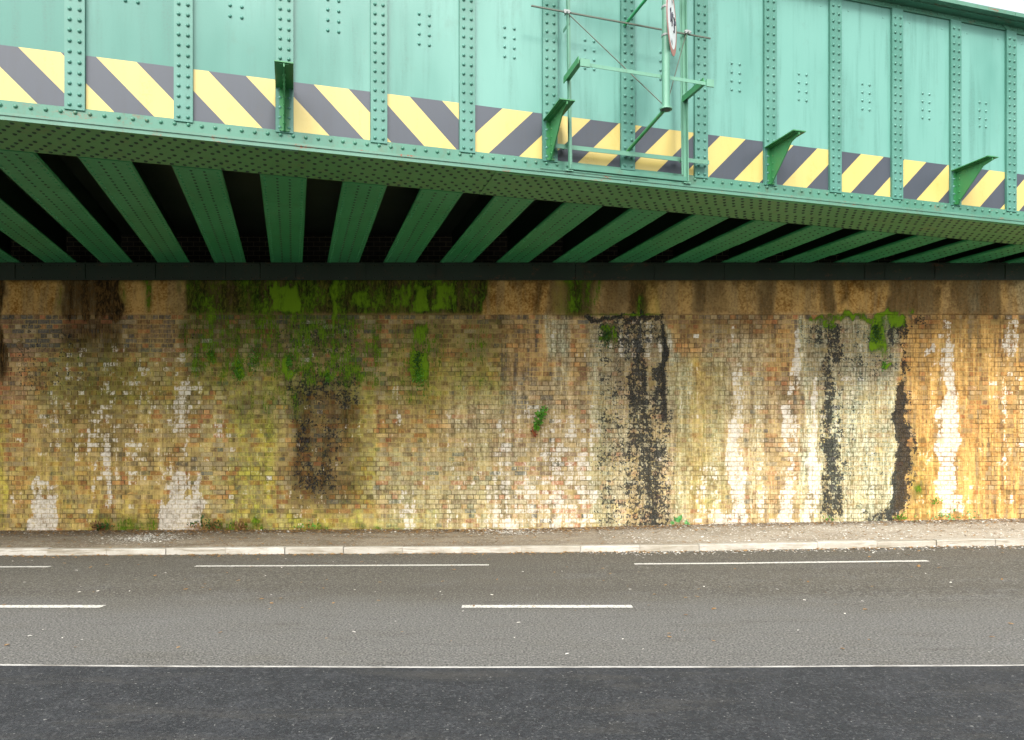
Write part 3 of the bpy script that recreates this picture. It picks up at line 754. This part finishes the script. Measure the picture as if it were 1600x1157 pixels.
# hazard boards
def clip(poly, f):
    out = []
    for i in range(len(poly)):
        p, q = poly[i], poly[(i + 1) % len(poly)]; a_, b_ = f(p), f(q)
        if a_ >= 0: out.append(p)
        if (a_ >= 0) != (b_ >= 0):
            t_ = a_ / (a_ - b_); out.append((p[0] + (q[0] - p[0]) * t_, p[1] + (q[1] - p[1]) * t_))
    return out
PH = {7: (-1, -.13), 8: (-1, 1.39), 9: (-1, 2.12), 10: (-1, 2.86), 11: (-1, 4.365), 12: (1, 4.765), 13: (1, 6.33), 14: (1, 7.05), 15: (1, 8.60), 16: (1, 9.36), 17: (1, 10.10), 18: (1, 11.65), 19: (1, 12.44), 20: (1, 13.2)}
for i in range(5, 24):
    x0, x1 = SC[i] + .1, SC[i + 1] - .1; z0, z1 = 5.270, 5.843
    dr, ph = PH.get(i, (-1 if i < 12 else 1, SC[i] + .2)); mb = MB(); W_, T_ = .395, .788
    for k in range(-4, 5):
        for j, mi in ((0, 0), (1, 1)):
            e0 = ph + k * T_ + j * W_; e1 = e0 + (W_ if j == 0 else T_ - W_)
            rect = [(x0, z0), (x1, z0), (x1, z1), (x0, z1)]
            pl = clip(rect, lambda p: p[0] - dr * (p[1] - z0) - e0); 
            if len(pl) > 2: pl = clip(pl, lambda p: e1 - p[0] + dr * (p[1] - z0))
            if len(pl) > 2:
                n_ = len(pl); vs = [(p[0], .234, p[1]) for p in pl] + [(p[0], .2395, p[1]) for p in pl]
                mb.add(vs, [tuple(range(n_))] + [(q, n_ + q, n_ + (q + 1) % n_, (q + 1) % n_) for q in range(n_)], mi)
    mb.build('hazard_board', [M['yellow'], M['grey']], BR)
# brackets (every third stiffener)
mb = MB()
mb.box(-.097, .097, -.42, .196, 5.740, 5.752)
mb.prism([(.197, 5.739), (-.41, 5.739), (-.41, 5.70), (-.26, 5.665), (.175, 5.245), (.197, 5.245)], -.007, .007, 'x')
mb.box(-.055, -.008, .184, .1965, 5.25, 5.735); mb.box(.008, .055, .184, .1965, 5.25, 5.735)
mb.box(-.05, -.008, -.40, .18, 5.728, 5.739); mb.box(.008, .05, -.40, .18, 5.728, 5.739)
for q in range(4): mb.rivet((.007, .12 - q * .11, 5.70), (1, 0, 0), .015); mb.rivet((-.007, .12 - q * .11, 5.70), (-1, 0, 0), .015)
for q in range(4): mb.rivet((.007, .14, 5.62 - q * .10), (1, 0, 0), .015); mb.rivet((-.007, .14, 5.62 - q * .10), (-1, 0, 0), .015)
b0 = mb.build('bracket', M['bracket'], BR, (SC[10], 0, 0))
for k in (13, 16, 19):
    c_ = b0.copy(); col.objects.link(c_); c_.parent = BR; c_.location = (SC[k], 0, 0)
# cross beams
for k in range(-8, 17):
    a_ = .475 + .99 * k; b_ = a_ + .555; c_ = (a_ + b_) / 2
    ne = (14.10 - P0.y - c_ * math.sin(TH)) / math.cos(TH)
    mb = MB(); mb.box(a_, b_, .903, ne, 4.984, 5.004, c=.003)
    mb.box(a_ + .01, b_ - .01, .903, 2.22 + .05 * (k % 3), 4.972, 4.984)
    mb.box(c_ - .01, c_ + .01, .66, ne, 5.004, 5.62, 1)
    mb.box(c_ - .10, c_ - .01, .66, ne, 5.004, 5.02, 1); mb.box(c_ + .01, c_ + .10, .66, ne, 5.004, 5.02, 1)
    if -3 <= k <= 15:
        n_ = 1.0
        while n_ < ne - .1:
            zz = 4.972 if n_ < 2.2 else 4.984
            for q in (-.225, -.075, .075, .225): mb.rivet((c_ + q, n_, zz), (0, 0, -1), .018, .012, 2 if q in (-.075, .075) else 0)
            n_ += .115
    mb.build('cross_beam', [M['beam'], M['gap_shade'], M['rivet_dark']], BR)
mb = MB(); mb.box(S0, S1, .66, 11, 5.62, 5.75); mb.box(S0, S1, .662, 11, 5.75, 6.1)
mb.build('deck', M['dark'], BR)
# bearing girder along the wall head (turned back to the wall's direction)
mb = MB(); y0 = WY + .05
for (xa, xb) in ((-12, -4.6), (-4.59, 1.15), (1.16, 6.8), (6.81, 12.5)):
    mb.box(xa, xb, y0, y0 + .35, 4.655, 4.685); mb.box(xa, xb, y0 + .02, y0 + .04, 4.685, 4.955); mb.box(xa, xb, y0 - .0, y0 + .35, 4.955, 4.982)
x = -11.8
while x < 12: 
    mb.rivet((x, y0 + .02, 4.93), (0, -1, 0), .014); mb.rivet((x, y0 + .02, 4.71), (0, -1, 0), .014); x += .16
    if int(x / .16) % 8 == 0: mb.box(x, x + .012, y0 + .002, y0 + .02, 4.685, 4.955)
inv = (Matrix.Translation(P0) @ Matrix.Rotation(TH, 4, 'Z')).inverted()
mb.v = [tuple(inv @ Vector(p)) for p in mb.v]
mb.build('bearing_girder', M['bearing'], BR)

# ------------------------------------------------------------------ sign frame and sign
FR = empty('sign_frame', P0 + Matrix.Rotation(TH, 3, 'Z') @ Vector((6.95, .0, 5.06)), TH)
tag(FR, 'open light green metal frame of posts, rails and stays around the round sign', 'sign frame')
fo = Vector((6.95, 0, 5.06))
class FB(MB):
    def done(s, name, mat, parent=FR):
        s.v = [tuple(Vector(p) - fo) for p in s.v]; return s.build(name, mat, parent)
for sx, pb, side in ((6.126, 5.08, 1), (7.755, 5.08, -1)):
    m = FB(); sp = sx - .045 if side > 0 else sx - .04
    m.bar((sx, -.02, pb), (sp, -.02, 8.35), .009, .05, up=(1, 0, 0)); m.bar((sx + .02 * side, .004, pb), (sp + .02 * side, .004, 8.35), .05, .008, up=(1, 0, 0))
    if side < 0: m.bar((sx - .05, .02, pb + .1), (sp - .05, .02, 8.35), .03, .008, up=(1, 0, 0))
    m.done('post', M['pole'])
    m = FB(); m.box(sx - .05, sx + .05, -.02, .20, pb - .018, pb - .006); m.done('foot_plate', M['pole'])
    for z_ in (5.42, 6.9): m = FB(); m.bar((sx, -.02, z_), (sx, .20, z_), .04, .008); m.done('cleat', M['pole'])
m = FB(); m.bar((5.628, -.03, 7.015), (8.08, -.03, 6.98), .016, .016); m.done('top_rail', M['wire'])
m = FB(); m.bar((5.986, .10, 5.40), (8.139, .10, 5.41), .05, .010); m.bar((5.986, .12, 5.427), (8.139, .12, 5.437), .008, .04); m.done('lower_rail', M['pole'])
m = FB(); m.bar((6.13, -.012, 5.118), (7.76, -.012, 5.118), .055, .008); m.bar((6.13, .01, 5.092), (7.76, .01, 5.092), .008, .05); m.done('base_angle', M['angle'])
m = FB(); m.bar((5.75, -.006, 5.064), (7.2, -.006, 5.064), .006, .012); m.done('base_strip', M['edge'])
for sx, z_ in ((6.10, 6.19), (7.735, 6.16)):
    m = FB(); m.bar((sx, .02, z_), (sx - .03, -.56, z_ - .03), .012, .075); m.bar((sx - .035, .02, z_ + .0), (sx - .065, -.56, z_ - .03), .08, .01); m.done('arm', M['bracket'])
m = FB(); m.bar((6.08, -.56, 6.115), (7.78, -.56, 6.10), .042, .008); m.bar((6.08, -.545, 6.134), (7.78, -.545, 6.119), .008, .03)
m.box(6.05, 6.17, -.585, -.566, 6.08, 6.17); m.box(7.70, 7.80, -.585, -.566, 6.06, 6.15); m.done('mid_rail', M['pole'])
m = FB(); m.bar((5.9, -.56, 7.84), (7.95, -.56, 7.82), .085, .010); m.bar((5.9, -.535, 7.88), (7.95, -.535, 7.86), .01, .05); m.done('upper_rail', M['pole'])
m = FB(); m.tube((7.144, -.60, 5.72), (6.977, .19, 5.44), .022, 8); m.bar((6.977, .19, 5.44), (6.977, .225, 5.40), .05, .012, up=(1, 0, 0)); m.done('stay', M['bracket'])
m = FB(); m.tube((6.963, .19, 7.10), (7.13, -.59, 7.30), .02, 8); m.done('stay', M['beam'])
m = FB(); m.tube((6.08, -.01, 7.03), (7.13, -.59, 5.74), .0065, 6); m.done('wire', M['wire'])
m = FB(); m.tube((7.74, -.01, 7.01), (7.16, -.60, 5.78), .0065, 6); m.done('wire', M['wire'])
for sx in (6.08, 7.74):
    m = FB(); m.box(sx - .035, sx + .035, -.055, -.035, 6.985, 7.03); m.tube((sx - .045, -.045, 7.01), (sx + .05, -.045, 7.01), .012, 8); m.tube((sx, -.08, 7.0), (sx, .02, 7.0), .010, 8); m.done('clamp', M['signback'])
SG = empty('height_limit_sign', P0 + Matrix.Rotation(TH, 3, 'Z') @ Vector((7.14, -.60, 5.70)), TH)
tag(SG, 'round white sign with red border, seen nearly edge on, high on a green pole', 'road sign')
fo = Vector((7.14, -.60, 5.70))
m = FB(); m.tube((7.14, -.60, 5.70), (7.14, -.60, 8.4), .048, 16); m.tube((7.14, -.60, 5.695), (7.14, -.60, 5.715), .075, 16); m.done('pole', M['pole'], SG)
m = FB(); m.tube((7.14, -.60, 5.690), (7.14, -.60, 5.6945), .05, 16); m.done('pole_cap', M['ink'], SG)
# disc: built flat in its own frame then turned; disc stands beside the pole
def disc_mb(rad, th, y0, mi=0, r0=0.0):
    m = MB(); n = 40
    ring = [(rad * math.cos(2 * math.pi * k / n), y0, rad * math.sin(2 * math.pi * k / n)) for k in range(n)]
    vs = ring + [(p[0], y0 + th, p[2]) for p in ring]
    m.add(vs, [tuple(range(n)), tuple(range(2 * n - 1, n - 1, -1))] + [(k, n + k, n + (k + 1) % n, (k + 1) % n) for k in range(n)], mi)
    return m
dz = 6.76 - 5.70
ang = R(69) - TH          # face normal -y turned so that the face looks to the right of the view and towards the camera
DL = Vector((.075, .0, dz))
def place(o): o.location = DL; o.rotation_euler = (0, 0, ang); return o
DISC = place(disc_mb(.375, .004, 0).build('plate', M['signback'], SG))
disc_mb(.373, .0015, -.002).build('border', M['red'], DISC)
disc_mb(.300, .0015, -.004).build('face', M['signwhite'], DISC)
m = MB()
def strokes(cx, cz, h, w, segs):
    for (x0, z0, x1, z1) in segs: m.bar((cx + x0 * w, -.0052, cz + z0 * h), (cx + x1 * w, -.0052, cz + z1 * h), .026, .001, up=(0, 1, 0))
one = [(.1, 0, .1, 1), (.1, 1, -.2, .8)]; four = [(.3, 0, .3, 1), (.3, 1, -.4, .35), (-.4, .35, .5, .35)]; three = [(-.4, 1, .4, 1), (.4, 1, 0, .6), (0, .6, .4, .3), (.4, .3, .2, 0), (.2, 0, -.4, .05)]
for cx, g in ((-.14, one), (-.05, four), (.12, three)): strokes(cx, -.07, .17, .075, g)
strokes(.02, .06, .05, .05, [(0, 0, .2, 1)]); strokes(.19, .06, .05, .05, [(0, 0, .2, 1), (.5, 0, .7, 1)])
for sg in (1, -1):
    m.add([(-.05, -.0052, sg * .265), (.05, -.0052, sg * .265), (0, -.0052, sg * .19)], [(0, 1, 2) if sg < 0 else (0, 2, 1)])
m.build('marking', M['ink'], DISC)
for z_ in (6.58, 6.92): m = FB(); m.tube((7.14, -.60, z_ - .012), (7.14, -.60, z_ + .012), .056, 14); m.bar((7.14, -.60, z_), (7.21, -.60, z_), .03, .02); m.done('clip', M['signback'], SG)
# ------------------------------------------------------------------ litter and weeds
def simple(name, c1, c2, rough=.8, sub=False, scale=9):
    t = Mt(name); return t.out(t.mix(t.ramp(t.noise(scale, 3, .6), .35, .65), c1, c2), rough)
M['leafy'] = simple('fresh_leaf', (.04, .16, .008), (.12, .32, .02), .5)
M['pale_leaf'] = simple('pale_weed_leaf', (.07, .26, .06), (.16, .42, .14), .5)
M['dkleaf'] = simple('dark_moss_leaf', (.015, .055, .006), (.04, .12, .01), .7)
M['brownleaf'] = simple('dead_leaf', (.16, .07, .02), (.38, .24, .09), .8, scale=30)
M['redstem'] = simple('reddish_stem', (.22, .05, .02), (.30, .12, .03), .7)
M['fleck'] = simple('white_fleck', (.55, .52, .45), (.80, .78, .70), .8, scale=40)
def leaf(mb, p, d, up, L, W, mi=0, curl=.25):
    p = Vector(p); d = Vector(d).normalized(); up = Vector(up); sd = d.cross(up)
    if sd.length < 1e-3: sd = d.cross(Vector((1, .3, 0)))
    sd.normalize(); nn = sd.cross(d)
    a = p; b = p + d * L * .35 - nn * L * curl * .1; c = p + d * L * .72 - nn * L * curl * .35; e = p + d * L - nn * L * curl
    mb.add([a, b + sd * W * .5, b - sd * W * .5, c + sd * W * .42, c - sd * W * .42, e], [(0, 1, 2), (2, 1, 3, 4), (4, 3, 5)], mi, True)
def rv(s=1.0): return Vector((random.gauss(0, s), random.gauss(0, s), random.gauss(0, s)))
def surf(x, y): return float(road_z(x, y)) if y < KY else float(foot_z(x, y)) if y > KY + .125 else float(road_z(x, KY)) + .1
def wallx(u): return (u - 800) / 86.03
def wallz(w): return 1.72 + (690 - w) / 86.03
def litter(name, mat, n, fn, smin, smax, label=None):
    mb = MB()
    for _ in range(n):
        x, y = fn()
        if y > WY - .01 : continue
        z = surf(x, y) + .004; L = random.uniform(smin, smax); a = random.uniform(0, 6.28)
        leaf(mb, (x, y, z + .004), (math.cos(a), math.sin(a), random.uniform(-.05, .25)), (0, 0, 1), L, L * random.uniform(.4, .8), 0, random.uniform(-.2, .3))
    o = mb.build(name, mat); tag(o, kind='stuff', label=label)
    return o
def lf1():
    r = random.random(); x = random.uniform(-11, 11)
    if r < .62: return x if random.random() < .5 else random.uniform(-10, 3), WY - abs(random.gauss(0, .32)) - .02
    if r < .8: return x, KY - abs(random.gauss(0, .12)) - .01
    if r < .97: return x, random.uniform(KY + .13, WY)
    return x, random.uniform(6, KY)
litter('dead_leaf_litter', M['brownleaf'], 7500, lf1, .025, .07, 'brown dead leaves drifted along the wall foot and gutter')
def lf2():
    r = random.random()
    if r < .16: return random.gauss(-6.15, .35), 12.75 + random.gauss(0, .25)
    if r < .24: return random.gauss(.0, .3), 13.3 + random.gauss(0, .2)
    if r < .60: return random.uniform(1.5, 10), random.uniform(KY + .15, WY)
    if r < .72: return random.uniform(1, 9), KY - abs(random.gauss(0, .18)) - .02
    if r < .985: return random.uniform(-10, 10), WY - abs(random.gauss(0, .35)) - .02
    return random.uniform(-9, 9), random.uniform(6, KY)
litter('white_fleck_litter', M['fleck'], 6000, lf2, .018, .05, 'white petals and lime flakes scattered over footway and gutter')

def plant(name, loc, label, cat, leaves_mat, n, rad, L, W, updir=(0, -.35, 1), spread=.9, stem=True, group=None, stem_mat='redstem'):
    root = empty(name, loc); tag(root, label, cat, group or 'weeds along the foot of the wall')
    mb = MB(); ms = MB()
    for i in range(n):
        d = Vector(updir).normalized() + rv(spread); d.y = -abs(d.y) if d.y > .2 else d.y; d.normalize()
        base = Vector((random.gauss(0, rad), -abs(random.gauss(0, rad * .4)), abs(random.gauss(0, rad * .4))))
        tip = base + d * L * random.uniform(.3, 1.3)
        if stem: ms.tube(base, tip, .0025, 4, cap=False)
        leaf(mb, tip, d + rv(.3), rv(1), L * random.uniform(.6, 1.1), W * random.uniform(.7, 1.2), 0)
    mb.build('leaves', M[leaves_mat], root)
    if stem: ms.build('stem', M[stem_mat], root)
    return root
def fz(x): return float(foot_z(x, WY - .08))
def at_foot(u, dy=.08): x = wallx(u); return (x, WY - dy, fz(x))
plant('weed', at_foot(1064, .12), 'bright green broad leaved weed at the wall foot beside the black lichen patch', 'weed', 'pale_leaf', 16, .05, .11, .07, (0, -.4, 1), .7)
plant('weed', at_foot(1403, .10), 'bright grassy tuft under the solid black streak at the wall foot', 'weed', 'leafy', 60, .07, .07, .018, (0, -.3, 1), .5)
plant('weed', (wallx(1457), WY - .02, wallz(786)), 'small weed growing from the wall left of the white brick streak, above the footway', 'weed', 'leafy', 26, .05, .05, .03, (0, -1, .2), .6)
plant('weed', at_foot(1478, .06), 'low spread of pale leaved creeper under the white brick streak', 'weed', 'pale_leaf', 60, .22, .05, .03, (0, -.4, .8), .6)
plant('weed', at_foot(155, .05), 'withered tan and green weed at the wall foot between the two white patches', 'weed', 'brownleaf', 36, .05, .10, .03, (0, -.3, 1), .5)
plant('weed', at_foot(163, .05), 'dark green sprig standing beside the withered tan weed', 'weed', 'dkleaf', 30, .05, .08, .035, (0, -.3, 1), .6)
plant('weed', at_foot(330, .06), 'mossy green tuft at the wall foot right of the larger white patch', 'weed', 'dkleaf', 60, .16, .07, .03, (0, -.4, .9), .6)
plant('weed', at_foot(322, .07), 'orange brown dead weed in front of the mossy tuft', 'weed', 'brownleaf', 34, .12, .07, .03, (0, -.4, .9), .6)
plant('weed', at_foot(378, .06), 'tan dead stalks with a few leaves at the wall foot below the olive streak', 'weed', 'brownleaf', 30, .06, .09, .03, (0, -.3, 1), .5)
plant('weed', at_foot(488, .07), 'light green low weed at the wall foot below the dark brown patch', 'weed', 'leafy', 34, .13, .05, .03, (0, -.5, .8), .6)
plant('weed', at_foot(1293, .07), 'thin green weed at the wall foot beside the speckled black streak', 'weed', 'leafy', 20, .06, .05, .02, (0, -.5, .8), .5)
for (u, w, r, n, mt, lab) in ((655, 590, .09, 110, 'leafy', 'bright green moss clump hanging lowest and largest at the wall centre left'), (652, 562, .08, 80, 'dkleaf', 'dark green moss tuft just above the bright hanging clump'),
                              (372, 582, .09, 90, 'leafy', 'bright moss tuft left of centre under the green streaked bearing course'), (453, 566, .06, 90, 'leafy', 'narrow vertical bright moss tuft beside the dark speckled bricks'),
                              (331, 556, .06, 40, 'leafy', 'small leftmost bright moss tuft on the brick wall'), (512, 590, .035, 34, 'leafy', 'thin dangling moss strand right of the narrow tuft'),
                              (948, 526, .09, 80, 'dkleaf', 'dark moss clump on the top corner of the black lichen patch'), (1368, 520, .09, 110, 'dkleaf', 'long dark moss tuft hanging on the grey lime panel at right'),
                              (396, 562, .10, 70, 'leafy', 'wide thin moss patch between the bright left tufts'), (1380, 570, .035, 30, 'leafy', 'small olive moss cushion under the long dark moss tuft')):
    mb = MB()
    for i in range(n * 2):
        t_ = random.random(); p = Vector((random.gauss(0, r * .55), -random.random() * .02, random.gauss(0, r * 1.2)))
        leaf(mb, p, Vector((random.gauss(0, .5), -.8, -.6 + random.gauss(0, .4))), rv(1), .03, .022, 0, .4)
    o = mb.build('moss_tuft', M[mt]); o.location = (wallx(u), WY - .004, wallz(w)); tag(o, lab, 'moss', 'moss tufts hanging on the wall')
# wall fern: one arching stem with side leaflets, red dead root leaves
root = empty('wall_plant', (wallx(832), WY - .02, wallz(676)))
tag(root, 'leafy green plant with a reddish base growing out of the brick wall at mid height', 'plant')
ml, ms, mr = MB(), MB(), MB()
for (dx, dz, L) in ((.30, .50, .62), (.22, .52, .50), (.12, .42, .36)):
    prev = Vector((0, 0, 0)); N_ = 16
    for i in range(1, N_ + 1):
        t_ = i / N_; p = Vector((dx * t_ + .03 * math.sin(t_ * 5), -.10 * math.sin(t_ * 2.6), dz * t_ - .06 * t_ * t_)); ms.tube(prev, p, .004 * (1.2 - t_), 5, cap=False)
        if i > 2:
            for q in range(3): leaf(ml, p, Vector((random.gauss(0, 1), -.5 + random.gauss(0, .4), random.gauss(.1, .8))), rv(1), .085 * (1.15 - .5 * t_), .036, 0)
        prev = p
for i in range(16): leaf(mr, (random.gauss(0, .03), -.02, random.gauss(.02, .03)), Vector((random.gauss(0, .8), -.4, random.gauss(-.2, .6))), rv(1), .10, .03, 0)
ml.build('leaves', M['leafy'], root); ms.build('stem', M['redstem'], root); mr.build('dead_leaves', simple('red_dead_leaf', (.20, .04, .02), (.32, .10, .03), .8), root)
